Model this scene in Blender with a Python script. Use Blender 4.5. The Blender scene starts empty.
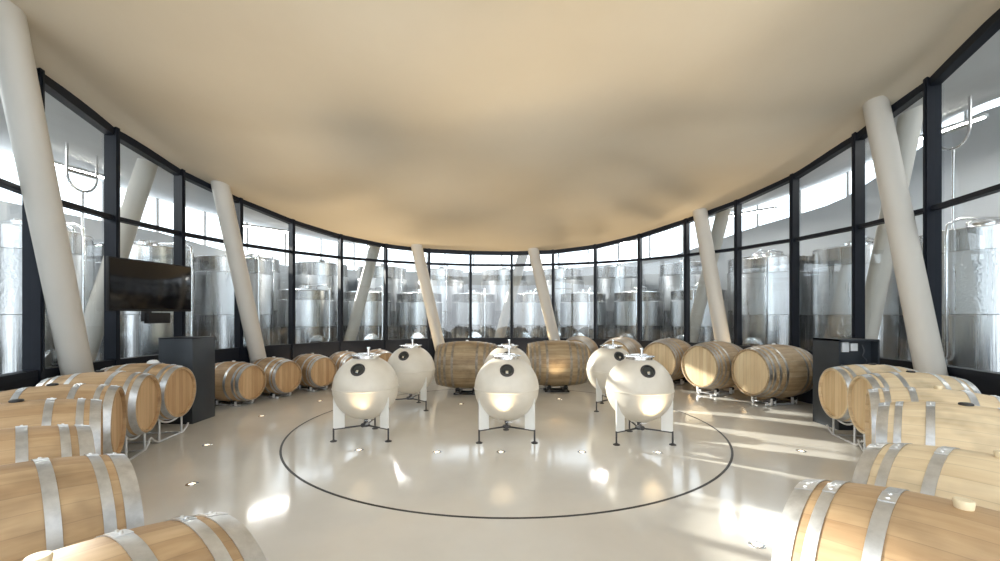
import bpy, math, random
from mathutils import Vector, Matrix
random.seed(7)
PI = math.pi
rad = math.radians
scene = bpy.context.scene
COL = scene.collection

# ------------------------------------------------------------ camera, world, sun, exposure
H = 1.5                      # eye height
F = 420.0                    # focal length in pixels of the 1000 px wide frame
cam_d = bpy.data.cameras.new('camera')
cam_d.sensor_width = 36.0
cam_d.lens = F / 1000.0 * 36.0
cam_d.shift_y = 0.0345
cam_d.clip_start = 0.05
cam_d.clip_end = 300
cam = bpy.data.objects.new('camera', cam_d)
cam.location = (0, 0, H)
cam.rotation_euler = (rad(90), 0, 0)
COL.objects.link(cam)
scene.camera = cam

world = bpy.data.worlds.new('world')
scene.world = world
world.use_nodes = True
bg = world.node_tree.nodes['Background']
bg.inputs['Color'].default_value = (0.86, 0.93, 1.0, 1)
bg.inputs['Strength'].default_value = 3.2

sun_d = bpy.data.lights.new('sun', 'SUN')
sun_d.energy = 10.5
sun_d.angle = rad(0.6)
sun_d.color = (1.0, 0.93, 0.82)
sun = bpy.data.objects.new('sun', sun_d)
sdir = Vector((0.84, -0.52, -0.30)).normalized()
sun.rotation_euler = sdir.to_track_quat('-Z', 'Y').to_euler()
sun.location = (-20, 16, 9)
COL.objects.link(sun)

vs = scene.view_settings
vs.view_transform = 'Standard'
vs.look = 'None'
vs.gamma = 1
vs.use_curve_mapping = False
vs.exposure = 0.22
cy = scene.cycles
cy.max_bounces = 10
cy.diffuse_bounces = 5
cy.glossy_bounces = 4
cy.transparent_max_bounces = 16
cy.transmission_bounces = 4
cy.caustics_reflective = False
cy.caustics_refractive = False
cy.sample_clamp_indirect = 6
try:
    cy.use_denoising = True
except Exception:
    pass

# ------------------------------------------------------------ materials
def mat(name, color=(0.8, 0.8, 0.8), rough=0.5, metal=0.0, spec=None, coat=0.0):
    m = bpy.data.materials.new(name)
    m.use_nodes = True
    b = m.node_tree.nodes['Principled BSDF']
    b.inputs['Base Color'].default_value = (*color, 1)
    b.inputs['Roughness'].default_value = rough
    b.inputs['Metallic'].default_value = metal
    if spec is not None:
        b.inputs['Specular IOR Level'].default_value = spec
    if coat:
        b.inputs['Coat Weight'].default_value = coat
        b.inputs['Coat Roughness'].default_value = 0.04
    return m

def N(m, t, **kw):
    n = m.node_tree.nodes.new(t)
    for k, v in kw.items():
        setattr(n, k, v)
    return n

def L(m, a, b):
    m.node_tree.links.new(a, b)

def ramp(m, stops):
    r = N(m, 'ShaderNodeValToRGB')
    els = r.color_ramp.elements
    while len(els) < len(stops):
        els.new(0.5)
    for e, (p, c) in zip(els, stops):
        e.position = p
        e.color = (*c, 1)
    return r

def mapped_noise(m, scale_vec, nscale, detail=4, rough=0.55, randomize=True, dist=0.0):
    tc = N(m, 'ShaderNodeTexCoord')
    mp = N(m, 'ShaderNodeMapping')
    mp.inputs['Scale'].default_value = scale_vec
    L(m, tc.outputs['Object'], mp.inputs['Vector'])
    src = mp.outputs['Vector']
    if randomize:
        oi = N(m, 'ShaderNodeObjectInfo')
        mu = N(m, 'ShaderNodeMath', operation='MULTIPLY')
        mu.inputs[1].default_value = 37.0
        L(m, oi.outputs['Random'], mu.inputs[0])
        ad = N(m, 'ShaderNodeVectorMath', operation='ADD')
        L(m, src, ad.inputs[0])
        L(m, mu.outputs[0], ad.inputs[1])
        src = ad.outputs[0]
    no = N(m, 'ShaderNodeTexNoise')
    no.inputs['Scale'].default_value = nscale
    no.inputs['Detail'].default_value = detail
    no.inputs['Roughness'].default_value = rough
    no.inputs['Distortion'].default_value = dist
    L(m, src, no.inputs['Vector'])
    return no

def stave_wood(name, light, mid, dark, nst=30, seam=0.78, rough=0.55, along='X'):
    """wood of barrel staves: grain along the local X axis, a tone for each stave by its angle"""
    m = mat(name, mid, rough)
    b = m.node_tree.nodes['Principled BSDF']
    g = mapped_noise(m, (1.0, 9.0, 9.0), 2.6, 6, 0.6, dist=0.35)
    tc = N(m, 'ShaderNodeTexCoord')
    sx = N(m, 'ShaderNodeSeparateXYZ')
    L(m, tc.outputs['Object'], sx.inputs[0])
    at = N(m, 'ShaderNodeMath', operation='ARCTAN2')
    L(m, sx.outputs['Y'], at.inputs[0])
    L(m, sx.outputs['Z'], at.inputs[1])
    sc_ = N(m, 'ShaderNodeMath', operation='MULTIPLY')
    sc_.inputs[1].default_value = nst / (2 * PI)
    L(m, at.outputs[0], sc_.inputs[0])
    fl = N(m, 'ShaderNodeMath', operation='FLOOR')
    L(m, sc_.outputs[0], fl.inputs[0])
    fr = N(m, 'ShaderNodeMath', operation='FRACT')
    L(m, sc_.outputs[0], fr.inputs[0])
    oi = N(m, 'ShaderNodeObjectInfo')
    ad = N(m, 'ShaderNodeMath', operation='ADD')
    L(m, fl.outputs[0], ad.inputs[0])
    L(m, oi.outputs['Random'], ad.inputs[1])
    wn = N(m, 'ShaderNodeTexWhiteNoise', noise_dimensions='1D')
    L(m, ad.outputs[0], wn.inputs['W'])
    mx = N(m, 'ShaderNodeMix')
    mx.inputs[0].default_value = 0.25
    L(m, g.outputs['Fac'], mx.inputs[2])
    L(m, wn.outputs['Value'], mx.inputs[3])
    r = ramp(m, [(0.2, dark), (0.47, mid), (0.72, light)])
    L(m, mx.outputs[0], r.inputs[0])
    # thin seam between staves
    pp = N(m, 'ShaderNodeMath', operation='PINGPONG')
    pp.inputs[1].default_value = 0.5
    L(m, fr.outputs[0], pp.inputs[0])
    sm = N(m, 'ShaderNodeMapRange')
    sm.inputs['From Min'].default_value = 0.0
    sm.inputs['From Max'].default_value = 0.035
    sm.inputs['To Min'].default_value = seam
    sm.inputs['To Max'].default_value = 1.0
    L(m, pp.outputs[0], sm.inputs[0])
    mm = N(m, 'ShaderNodeMix', data_type='RGBA', blend_type='MULTIPLY')
    mm.inputs[0].default_value = 1.0
    L(m, r.outputs[0], mm.inputs[6])
    L(m, sm.outputs[0], mm.inputs[7])
    # slow stain clouds
    st = mapped_noise(m, (1, 1, 1), 3.2, 3, 0.6)
    sr = N(m, 'ShaderNodeMapRange')
    sr.inputs['From Min'].default_value = 0.50
    sr.inputs['From Max'].default_value = 0.75
    sr.inputs['To Min'].default_value = 1.0
    sr.inputs['To Max'].default_value = 0.60
    L(m, st.outputs['Fac'], sr.inputs[0])
    m2 = N(m, 'ShaderNodeMix', data_type='RGBA', blend_type='MULTIPLY')
    m2.inputs[0].default_value = 1.0
    L(m, mm.outputs[2], m2.inputs[6])
    L(m, sr.outputs[0], m2.inputs[7])
    L(m, m2.outputs[2], b.inputs['Base Color'])
    bp = N(m, 'ShaderNodeBump')
    bp.inputs['Strength'].default_value = 0.25
    bp.inputs['Distance'].default_value = 0.004
    L(m, sm.outputs[0], bp.inputs['Height'])
    L(m, bp.outputs[0], b.inputs['Normal'])
    return m

def head_wood(name, light, mid, dark, nb=9, width=0.58):
    """barrel head: upright boards, grain along local Z"""
    m = mat(name, mid, 0.5)
    b = m.node_tree.nodes['Principled BSDF']
    g = mapped_noise(m, (8, 8, 1.0), 3.0, 6, 0.6, dist=0.3)
    tc = N(m, 'ShaderNodeTexCoord')
    sx = N(m, 'ShaderNodeSeparateXYZ')
    L(m, tc.outputs['Object'], sx.inputs[0])
    sc_ = N(m, 'ShaderNodeMath', operation='MULTIPLY')
    sc_.inputs[1].default_value = nb / width
    L(m, sx.outputs['Y'], sc_.inputs[0])
    fl = N(m, 'ShaderNodeMath', operation='FLOOR')
    L(m, sc_.outputs[0], fl.inputs[0])
    fr = N(m, 'ShaderNodeMath', operation='FRACT')
    L(m, sc_.outputs[0], fr.inputs[0])
    oi = N(m, 'ShaderNodeObjectInfo')
    ad = N(m, 'ShaderNodeMath', operation='ADD')
    L(m, fl.outputs[0], ad.inputs[0])
    L(m, oi.outputs['Random'], ad.inputs[1])
    wn = N(m, 'ShaderNodeTexWhiteNoise', noise_dimensions='1D')
    L(m, ad.outputs[0], wn.inputs['W'])
    mx = N(m, 'ShaderNodeMix')
    mx.inputs[0].default_value = 0.4
    L(m, g.outputs['Fac'], mx.inputs[2])
    L(m, wn.outputs['Value'], mx.inputs[3])
    r = ramp(m, [(0.22, dark), (0.5, mid), (0.75, light)])
    L(m, mx.outputs[0], r.inputs[0])
    pp = N(m, 'ShaderNodeMath', operation='PINGPONG')
    pp.inputs[1].default_value = 0.5
    L(m, fr.outputs[0], pp.inputs[0])
    sm = N(m, 'ShaderNodeMapRange')
    sm.inputs['From Max'].default_value = 0.04
    sm.inputs['To Min'].default_value = 0.6
    L(m, pp.outputs[0], sm.inputs[0])
    mm = N(m, 'ShaderNodeMix', data_type='RGBA', blend_type='MULTIPLY')
    mm.inputs[0].default_value = 1.0
    L(m, r.outputs[0], mm.inputs[6])
    L(m, sm.outputs[0], mm.inputs[7])
    L(m, mm.outputs[2], b.inputs['Base Color'])
    return m

def galvanised(name, c1, c2, rough=0.35, metal=0.85, nscale=16):
    m = mat(name, c1, rough, metal)
    b = m.node_tree.nodes['Principled BSDF']
    no = mapped_noise(m, (1, 1, 1), nscale, 4, 0.6)
    r = ramp(m, [(0.35, c1), (0.65, c2)])
    L(m, no.outputs['Fac'], r.inputs[0])
    L(m, r.outputs[0], b.inputs['Base Color'])
    rr = N(m, 'ShaderNodeMapRange')
    rr.inputs['To Min'].default_value = rough - 0.08
    rr.inputs['To Max'].default_value = rough + 0.15
    L(m, no.outputs['Fac'], rr.inputs[0])
    L(m, rr.outputs[0], b.inputs['Roughness'])
    return m

def subtle(name, c1, c2, nscale, rough, spec=0.5, coat=0.0, bump=0.0, bscale=60, randomize=False):
    m = mat(name, c1, rough, 0, spec, coat)
    b = m.node_tree.nodes['Principled BSDF']
    no = mapped_noise(m, (1, 1, 1), nscale, 5, 0.6, randomize)
    r = ramp(m, [(0.35, c1), (0.65, c2)])
    L(m, no.outputs['Fac'], r.inputs[0])
    L(m, r.outputs[0], b.inputs['Base Color'])
    if bump:
        n2 = mapped_noise(m, (1, 1, 1), bscale, 4, 0.6, False)
        bp = N(m, 'ShaderNodeBump')
        bp.inputs['Strength'].default_value = bump
        bp.inputs['Distance'].default_value = 0.01
        L(m, n2.outputs['Fac'], bp.inputs['Height'])
        L(m, bp.outputs[0], b.inputs['Normal'])
    return m

def glass_pane(name, tint=(0.93, 0.97, 0.98), refl=1.0):
    m = bpy.data.materials.new(name)
    m.use_nodes = True
    nt = m.node_tree
    for n in list(nt.nodes):
        nt.nodes.remove(n)
    out = N(m, 'ShaderNodeOutputMaterial')
    mix = N(m, 'ShaderNodeMixShader')
    tr = N(m, 'ShaderNodeBsdfTransparent')
    tr.inputs[0].default_value = (*tint, 1)
    gl = N(m, 'ShaderNodeBsdfGlossy')
    gl.inputs['Roughness'].default_value = 0.0
    # Schlick reflectance of a two-sided pane, the same from either side
    lw = N(m, 'ShaderNodeLayerWeight')
    lw.inputs['Blend'].default_value = 0.5
    pw = N(m, 'ShaderNodeMath', operation='POWER')
    pw.inputs[1].default_value = 5.0
    L(m, lw.outputs['Facing'], pw.inputs[0])
    mu = N(m, 'ShaderNodeMapRange')
    mu.inputs['To Min'].default_value = 0.075 * refl
    mu.inputs['To Max'].default_value = 1.0
    L(m, pw.outputs[0], mu.inputs[0])
    L(m, mu.outputs[0], mix.inputs[0])
    L(m, tr.outputs[0], mix.inputs[1])
    L(m, gl.outputs[0], mix.inputs[2])
    L(m, mix.outputs[0], out.inputs[0])
    return m

def emit(name, color, strength):
    m = bpy.data.materials.new(name)
    m.use_nodes = True
    b = m.node_tree.nodes['Principled BSDF']
    b.inputs['Base Color'].default_value = (*color, 1)
    b.inputs['Emission Color'].default_value = (*color, 1)
    b.inputs['Emission Strength'].default_value = strength
    return m

def steel(name, col, rough, streak=0.12):
    """brushed stainless: fine upright streaks in roughness and tone"""
    m = mat(name, col, rough, 1.0)
    b = m.node_tree.nodes['Principled BSDF']
    no = mapped_noise(m, (6, 6, 0.25), 3.0, 4, 0.6)
    rr = N(m, 'ShaderNodeMapRange')
    rr.inputs['To Min'].default_value = max(0.03, rough - streak)
    rr.inputs['To Max'].default_value = rough + streak
    L(m, no.outputs['Fac'], rr.inputs[0])
    L(m, rr.outputs[0], b.inputs['Roughness'])
    n2 = mapped_noise(m, (9, 9, 0.12), 3.5, 3, 0.6)
    bp = N(m, 'ShaderNodeBump')
    bp.inputs['Strength'].default_value = 0.22
    bp.inputs['Distance'].default_value = 0.01
    L(m, n2.outputs['Fac'], bp.inputs['Height'])
    L(m, bp.outputs[0], b.inputs['Normal'])
    return m

M = {}
M['oak'] = stave_wood('new_oak', (0.60, 0.42, 0.24), (0.49, 0.325, 0.175), (0.36, 0.215, 0.105))
M['oak_pale'] = stave_wood('pale_oak', (0.82, 0.68, 0.46), (0.74, 0.59, 0.38), (0.60, 0.44, 0.25))
M['oak_old'] = stave_wood('aged_oak', (0.56, 0.43, 0.27), (0.42, 0.295, 0.165), (0.29, 0.19, 0.10), nst=34, seam=0.5)
M['oak_dark'] = stave_wood('dark_aged_oak', (0.46, 0.36, 0.23), (0.34, 0.245, 0.14), (0.22, 0.15, 0.085), nst=34, seam=0.5)
M['hoop_brown'] = galvanised('rusty_hoop', (0.24, 0.21, 0.17), (0.38, 0.34, 0.29), 0.5, 0.7)
M['head'] = head_wood('oak_head', (0.66, 0.45, 0.25), (0.56, 0.36, 0.185), (0.45, 0.26, 0.12))
M['head_pale'] = head_wood('pale_oak_head', (0.80, 0.63, 0.40), (0.74, 0.55, 0.32), (0.62, 0.43, 0.22))
M['head_large'] = head_wood('large_oak_head', (0.82, 0.68, 0.45), (0.74, 0.58, 0.36), (0.62, 0.45, 0.26), 10, 0.74)
M['chime'] = mat('oak_chime', (0.42, 0.23, 0.10), 0.6)
M['hoop'] = galvanised('galvanised_hoop', (0.55, 0.56, 0.57), (0.72, 0.73, 0.74), 0.36)
M['hoop_dull'] = galvanised('dull_hoop', (0.36, 0.34, 0.31), (0.48, 0.46, 0.43), 0.45)
M['rivet'] = galvanised('bright_zinc', (0.78, 0.79, 0.80), (0.86, 0.87, 0.88), 0.3)
M['bung_cream'] = mat('cream_silicone', (0.80, 0.68, 0.46), 0.5)
M['bung_black'] = mat('black_silicone', (0.02, 0.02, 0.022), 0.45)
M['bung_white'] = mat('white_silicone', (0.82, 0.84, 0.86), 0.4)
M['rack'] = galvanised('white_rack_steel', (0.66, 0.67, 0.68), (0.76, 0.77, 0.78), 0.35, 0.5)
M['floor'] = subtle('polished_resin_floor', (0.68, 0.65, 0.59), (0.73, 0.70, 0.64), 1.3, 0.09, 0.5, 0.0)
M['ring'] = mat('black_inlay', (0.012, 0.012, 0.013), 0.5)
M['ceiling'] = subtle('white_plaster_ceiling', (0.65, 0.585, 0.475), (0.675, 0.61, 0.50), 0.8, 0.8, 0.2)
M['column'] = subtle('white_painted_column', (0.68, 0.65, 0.59), (0.70, 0.67, 0.61), 2, 0.5, 0.4)
M['frame'] = subtle('dark_blue_grey_frame', (0.010, 0.013, 0.020), (0.014, 0.017, 0.026), 3, 0.45, 0.25)
M['podium'] = subtle('dark_slate_laminate', (0.022, 0.028, 0.036), (0.030, 0.037, 0.046), 3, 0.4, 0.5)
M['black'] = mat('matte_black', (0.008, 0.008, 0.010), 0.6)
M['screen'] = mat('black_screen_glass', (0.006, 0.006, 0.008), 0.12)
M['glass'] = glass_pane('window_glass', refl=1.5)
M['glass_far'] = glass_pane('clerestory_glass', (0.97, 0.98, 0.99), 0.6)
M['outer_wall'] = subtle('grey_blue_panel_wall', (0.44, 0.47, 0.50), (0.48, 0.51, 0.54), 0.5, 0.7)
M['outer_floor'] = subtle('grey_concrete_floor', (0.34, 0.34, 0.33), (0.42, 0.42, 0.41), 0.9, 0.35)
M['soffit'] = subtle('light_grey_soffit', (0.62, 0.62, 0.61), (0.68, 0.68, 0.67), 0.8, 0.7)
M['steel'] = steel('brushed_stainless', (0.74, 0.75, 0.76), 0.24)
M['steel_hi'] = steel('bright_stainless', (0.82, 0.83, 0.84), 0.16)
M['steel_dk'] = galvanised('worn_steel', (0.20, 0.20, 0.20), (0.30, 0.30, 0.30), 0.4)
M['conc'] = subtle('cream_concrete_shell', (0.64, 0.59, 0.50), (0.69, 0.64, 0.55), 5, 0.38, 0.5, 0.0, 0.06, 90, True)
M['porthole'] = mat('dark_porthole_glass', (0.03, 0.035, 0.035), 0.12)
M['legwhite'] = mat('white_leg_plate', (0.78, 0.78, 0.75), 0.4)
M['darkmetal'] = mat('dark_gunmetal', (0.09, 0.09, 0.095), 0.35, 0.8)
M['warm_lens'] = emit('warm_lamp_lens', (1.0, 0.86, 0.66), 1.6)
M['paper'] = mat('white_plate', (0.75, 0.77, 0.78), 0.4)
M['tube'] = emit('fill_tube_glow', (1.0, 0.96, 0.88), 45.0)  # glow of the fill tubes added in the tank hall

m = steel('dimpled_jacket_steel', (0.70, 0.71, 0.72), 0.30)
b = m.node_tree.nodes['Principled BSDF']
tc = N(m, 'ShaderNodeTexCoord')
vo = N(m, 'ShaderNodeTexVoronoi')
vo.inputs['Scale'].default_value = 34
L(m, tc.outputs['Object'], vo.inputs['Vector'])
bp = N(m, 'ShaderNodeBump')
bp.inputs['Strength'].default_value = 0.35
bp.inputs['Distance'].default_value = 0.006
L(m, vo.outputs['Distance'], bp.inputs['Height'])
L(m, bp.outputs[0], b.inputs['Normal'])
M['dimple'] = m

# ------------------------------------------------------------ mesh helpers
class MB:
    def __init__(s):
        s.v = []
        s.f = []

    def add(s, verts, faces, mtx=None):
        o = len(s.v)
        s.v += [tuple(mtx @ Vector(p)) if mtx else tuple(p) for p in verts]
        s.f += [tuple(i + o for i in fc) for fc in faces]
        return s

    def box(s, cx, cy, cz, sx, sy, sz, mtx=None):
        x, y, z = sx / 2, sy / 2, sz / 2
        vs_ = [(cx + a * x, cy + b_ * y, cz + c * z) for a in (-1, 1) for b_ in (-1, 1) for c in (-1, 1)]
        fs = [(0, 1, 3, 2), (4, 6, 7, 5), (0, 4, 5, 1), (2, 3, 7, 6), (0, 2, 6, 4), (1, 5, 7, 3)]
        return s.add(vs_, fs, mtx)

    def lathe(s, prof, seg=32, axis='Z', mtx=None, close=False):
        """prof: list of (along axis, radius)"""
        vs_, fs = [], []
        n = len(prof)
        for (a, r) in prof:
            for k in range(seg):
                t = 2 * PI * k / seg
                c, d = r * math.cos(t), r * math.sin(t)
                vs_.append((a, c, d) if axis == 'X' else (c, d, a))
        for i in range(n - 1 + (1 if close else 0)):
            j = (i + 1) % n
            for k in range(seg):
                k2 = (k + 1) % seg
                q = (i * seg + k, i * seg + k2, j * seg + k2, j * seg + k)
                fs.append(q)
        if not close:
            if prof[0][1] > 1e-6:
                fs.append(tuple(range(seg))[::-1])
            if prof[-1][1] > 1e-6:
                fs.append(tuple((n - 1) * seg + k for k in range(seg)))
        return s.add(vs_, fs, mtx)

    def cyl(s, p0, p1, r0, r1=None, seg=16):
        p0, p1 = Vector(p0), Vector(p1)
        r1 = r0 if r1 is None else r1
        d = p1 - p0
        q = d.to_track_quat('Z', 'Y').to_matrix().to_4x4()
        return s.lathe([(0, r0), (d.length, r1)], seg, 'Z', Matrix.Translation(p0) @ q)

    def tube(s, pts, r, seg=10):
        pts = [Vector(p) for p in pts]
        rings = []
        up = Vector((0, 0, 1))
        prev = None
        for i, p in enumerate(pts):
            a = pts[max(i - 1, 0)]
            c = pts[min(i + 1, len(pts) - 1)]
            t = (c - a).normalized()
            if prev is None:
                nrm = t.cross(up)
                if nrm.length < 1e-3:
                    nrm = t.cross(Vector((1, 0, 0)))
                nrm.normalize()
            else:
                nrm = (prev - t * prev.dot(t)).normalized()
            prev = nrm
            bn = t.cross(nrm)
            rings.append([p + nrm * r * math.cos(2 * PI * k / seg) + bn * r * math.sin(2 * PI * k / seg) for k in range(seg)])
        vs_ = [v for rg in rings for v in rg]
        fs = []
        for i in range(len(pts) - 1):
            for k in range(seg):
                k2 = (k + 1) % seg
                fs.append((i * seg + k, i * seg + k2, (i + 1) * seg + k2, (i + 1) * seg + k))
        fs.append(tuple(range(seg))[::-1])
        fs.append(tuple((len(pts) - 1) * seg + k for k in range(seg)))
        return s.add(vs_, fs)

    def build(s, name, material, parent=None, smooth=40, bevel=0.0, loc=None):
        me = bpy.data.meshes.new(name)
        me.from_pydata(s.v, [], s.f)
        me.validate()
        import bmesh
        bm = bmesh.new()
        bm.from_mesh(me)
        bmesh.ops.recalc_face_normals(bm, faces=bm.faces)
        if bevel:
            es = [e for e in bm.edges if len(e.link_faces) == 2 and e.calc_face_angle(0) > rad(50)]
            bmesh.ops.bevel(bm, geom=es, offset=bevel, segments=2, profile=0.5, affect='EDGES', clamp_overlap=True)
        bm.to_mesh(me)
        bm.free()
        if smooth:
            me.shade_smooth()
            me.set_sharp_from_angle(angle=rad(smooth))
        me.materials.append(material)
        o = bpy.data.objects.new(name, me)
        COL.objects.link(o)
        if parent:
            o.parent = parent
        if loc:
            o.location = loc
        return o

def tag(o, label=None, cat=None, group=None, kind=None):
    for k, v in (('label', label), ('category', cat), ('group', group), ('kind', kind)):
        if v:
            o[k] = v
    return o

def empty(name, loc=(0, 0, 0), rz=0.0, **kw):
    o = bpy.data.objects.new(name, None)
    o.empty_display_size = 0.1
    COL.objects.link(o)
    o.location = loc
    o.rotation_euler = (0, 0, rz)
    return tag(o, **kw)

def copy_tree(o, parent=None):
    c = o.copy()
    COL.objects.link(c)
    if parent:
        c.parent = parent
    for ch in list(o.children):
        copy_tree(ch, c)
    return c

def drop_child(root, name):
    for ch in list(root.children):
        if ch.name.split('.')[0] == name:
            for g in list(ch.children):
                bpy.data.objects.remove(g)
            bpy.data.objects.remove(ch)

# ------------------------------------------------------------ the round room
CX, CY, R = 0.07, 5.89, 5.39          # the middle of the room and its glass line

def P(phi, r, z=0.0):
    """phi in degrees from +Y, positive to the right"""
    a = rad(phi)
    return Vector((CX + r * math.sin(a), CY + r * math.cos(a), z))

def table(t, x):
    if x <= t[0][0]:
        return t[0][1]
    for (a, va), (b_, vb) in zip(t, t[1:]):
        if x <= b_:
            u = (x - a) / (b_ - a)
            return va + (vb - va) * u
    return t[-1][1]

EDGE = [(-180, 4.75), (-150, 4.65), (-125, 4.45), (-114, 4.34), (-102, 4.2), (-90, 4.02), (-79, 3.84), (-66, 3.67),
        (-55, 3.49), (-43, 3.33), (-31, 3.235), (-19, 3.2), (3, 3.19), (15, 3.20), (27, 3.28), (39, 3.46), (50, 3.65), (62, 3.82),
        (74, 4.0), (85.7, 4.26), (97.5, 4.46), (109, 4.72), (125, 4.8), (150, 4.8), (180, 4.75)]

def edge_z(phi):
    # small running mean keeps the edge curve fair
    return sum(table(EDGE, phi + d) for d in (-4, 0, 4)) / 3

TRANSOM = 2.835
SILL = 0.87
PH0, DPH = 2.6, 11.75
KS = list(range(-12, 12))             # mullion numbers
PHI_A, PHI_B = PH0 + DPH * KS[0], PH0 + DPH * KS[-1]

# floor
mb = MB()
mb.lathe([(0.0, 5.30), (-0.15, 5.30)], 128, 'Z', Matrix.Translation((CX, CY, 0)))
fl = mb.build('floor', M['floor'], smooth=0)
tag(fl, 'cream polished resin floor of the round barrel room', kind='structure')
mb = MB()
mb.box(0.0, -1.7, -0.11, 9, 5.1, 0.2)
mb.build('floor_entrance', M['floor'], smooth=0)['kind'] = 'structure'
mb = MB()
mb.lathe([(-0.02, 5.29), (-0.02, 11.2), (-0.2, 11.2), (-0.2, 5.29)], 96, 'Z', Matrix.Translation((CX, CY, 0)), close=True)
o = mb.build('floor_outer', M['outer_floor'], smooth=0)
o['kind'] = 'structure'
# unseen slab added behind the viewer to block high sky light
mb = MB()
mb.box(0, -1.9, 3.5, 11, 4.6, 0.2)
mb.build('sky_blocker', M['ceiling'], smooth=0)['kind'] = 'structure'
# black ring inlaid in the floor
mb = MB()
mb.lathe([(-0.004, 2.778), (0.0015, 2.778), (0.0015, 2.802), (-0.004, 2.802)], 160, 'Z', Matrix.Translation((CX, CY, 0)), close=True)
o = mb.build('trim_ring', M['ring'], smooth=0)
o['kind'] = 'structure'

# ceiling: tilted shell whose edge follows the head of the glass
def ceil_z(phi, r):
    p = P(phi, r)
    base = 5.0 - 0.16 * p.y + 0.022 * p.x
    q = P(phi, R)
    e = edge_z(phi) - (5.0 - 0.16 * q.y + 0.022 * q.x)
    u = min(r / R, 1.03)
    # upturned rim on both near sides, low waves across the middle
    w_ = min(1.0, max(0.0, (abs(phi) - 74) / 16)) * 0.17
    rim = min(1.0, max(0.0, (0.995 - u) / 0.04)) * min(1.0, u / 0.8) ** 2
    wave = 0.05 * math.sin(p.x * 1.9 + 0.6) * math.sin(p.y * 1.6 + 0.4) * (1 - u ** 4)
    return base + e * u ** 3 - 0.06 * (1 - u * u) + w_ * rim + wave

def polar_sheet(r0, r1, nr, a0, a1, na, zf, thick, ctr=True):
    """sheet over rings r0..r1 and angles a0..a1 with a real thickness above it"""
    mb = MB()
    vs_, fs = [], []
    for layer in (0, 1):
        for i in range(nr + 1):
            r = r0 + (r1 - r0) * i / nr
            for k in range(na + 1):
                ph = a0 + (a1 - a0) * k / na
                p = P(ph, max(r, 0.001))
                vs_.append((p.x, p.y, zf(ph, r) + layer * thick))
    w = na + 1
    per = (nr + 1) * w
    for layer in (0, 1):
        for i in range(nr):
            for k in range(na):
                a = layer * per + i * w + k
                fs.append((a, a + 1, a + w + 1, a + w))
    for k in range(na):
        for i in (0, nr):
            a = i * w + k
            fs.append((a, a + 1, a + 1 + per, a + per))
    for i in range(nr):
        for k in (0, na):
            a = i * w + k
            fs.append((a, a + w, a + w + per, a + per))
    return mb.add(vs_, fs)

o = polar_sheet(0.0, R + 0.14, 60, -180, 180, 144, ceil_z, 0.25).build('ceiling', M['ceiling'], smooth=60)
tag(o, 'smooth cream plaster ceiling rising towards the viewer', kind='structure')

# low dark wall under the glass, in three arcs
def arc_wall(name, a0, a1, r0, r1, z0, zf, mtl, n=60):
    mb = MB()
    vs_, fs = [], []
    for k in range(n + 1):
        ph = a0 + (a1 - a0) * k / n
        zt = zf(ph) if callable(zf) else zf
        zb = z0(ph) if callable(z0) else z0
        for r, z in ((r0, zb), (r1, zb), (r1, zt), (r0, zt)):
            p = P(ph, r, z)
            vs_.append(p)
    for k in range(n):
        for j in range(4):
            j2 = (j + 1) % 4
            fs.append((k * 4 + j, k * 4 + j2, (k + 1) * 4 + j2, (k + 1) * 4 + j))
    fs.append((0, 1, 2, 3))
    fs.append((n * 4, n * 4 + 3, n * 4 + 2, n * 4 + 1))
    mb.add(vs_, fs)
    o = mb.build(name, mtl, smooth=30)
    o['kind'] = 'structure'
    return o

arc_wall('wall_left', PHI_A, -44, R - 0.06, R + 0.08, 0.0, SILL - 0.03, M['frame'])
arc_wall('wall_back', -44, 44, R - 0.06, R + 0.08, 0.0, SILL - 0.03, M['frame'])
arc_wall('wall_right', 44, PHI_B, R - 0.06, R + 0.08, 0.0, SILL - 0.03, M['frame'])

def prism_between(mb, pa, pb, inward, t_r, z0a, z1a, z0b, z1b):
    """bar from pa to pb (plan), depth t_r along 'inward', with own heights at both ends"""
    n = inward * t_r / 2
    vs_ = []
    for p, z0, z1 in ((pa, z0a, z1a), (pb, z0b, z1b)):
        for s_, z in ((-1, z0), (1, z0), (1, z1), (-1, z1)):
            q = p + n * s_
            vs_.append((q.x, q.y, z))
    fs = [(0, 1, 2, 3), (7, 6, 5, 4), (0, 4, 5, 1), (1, 5, 6, 2), (2, 6, 7, 3), (3, 7, 4, 0)]
    mb.add(vs_, fs)

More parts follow.
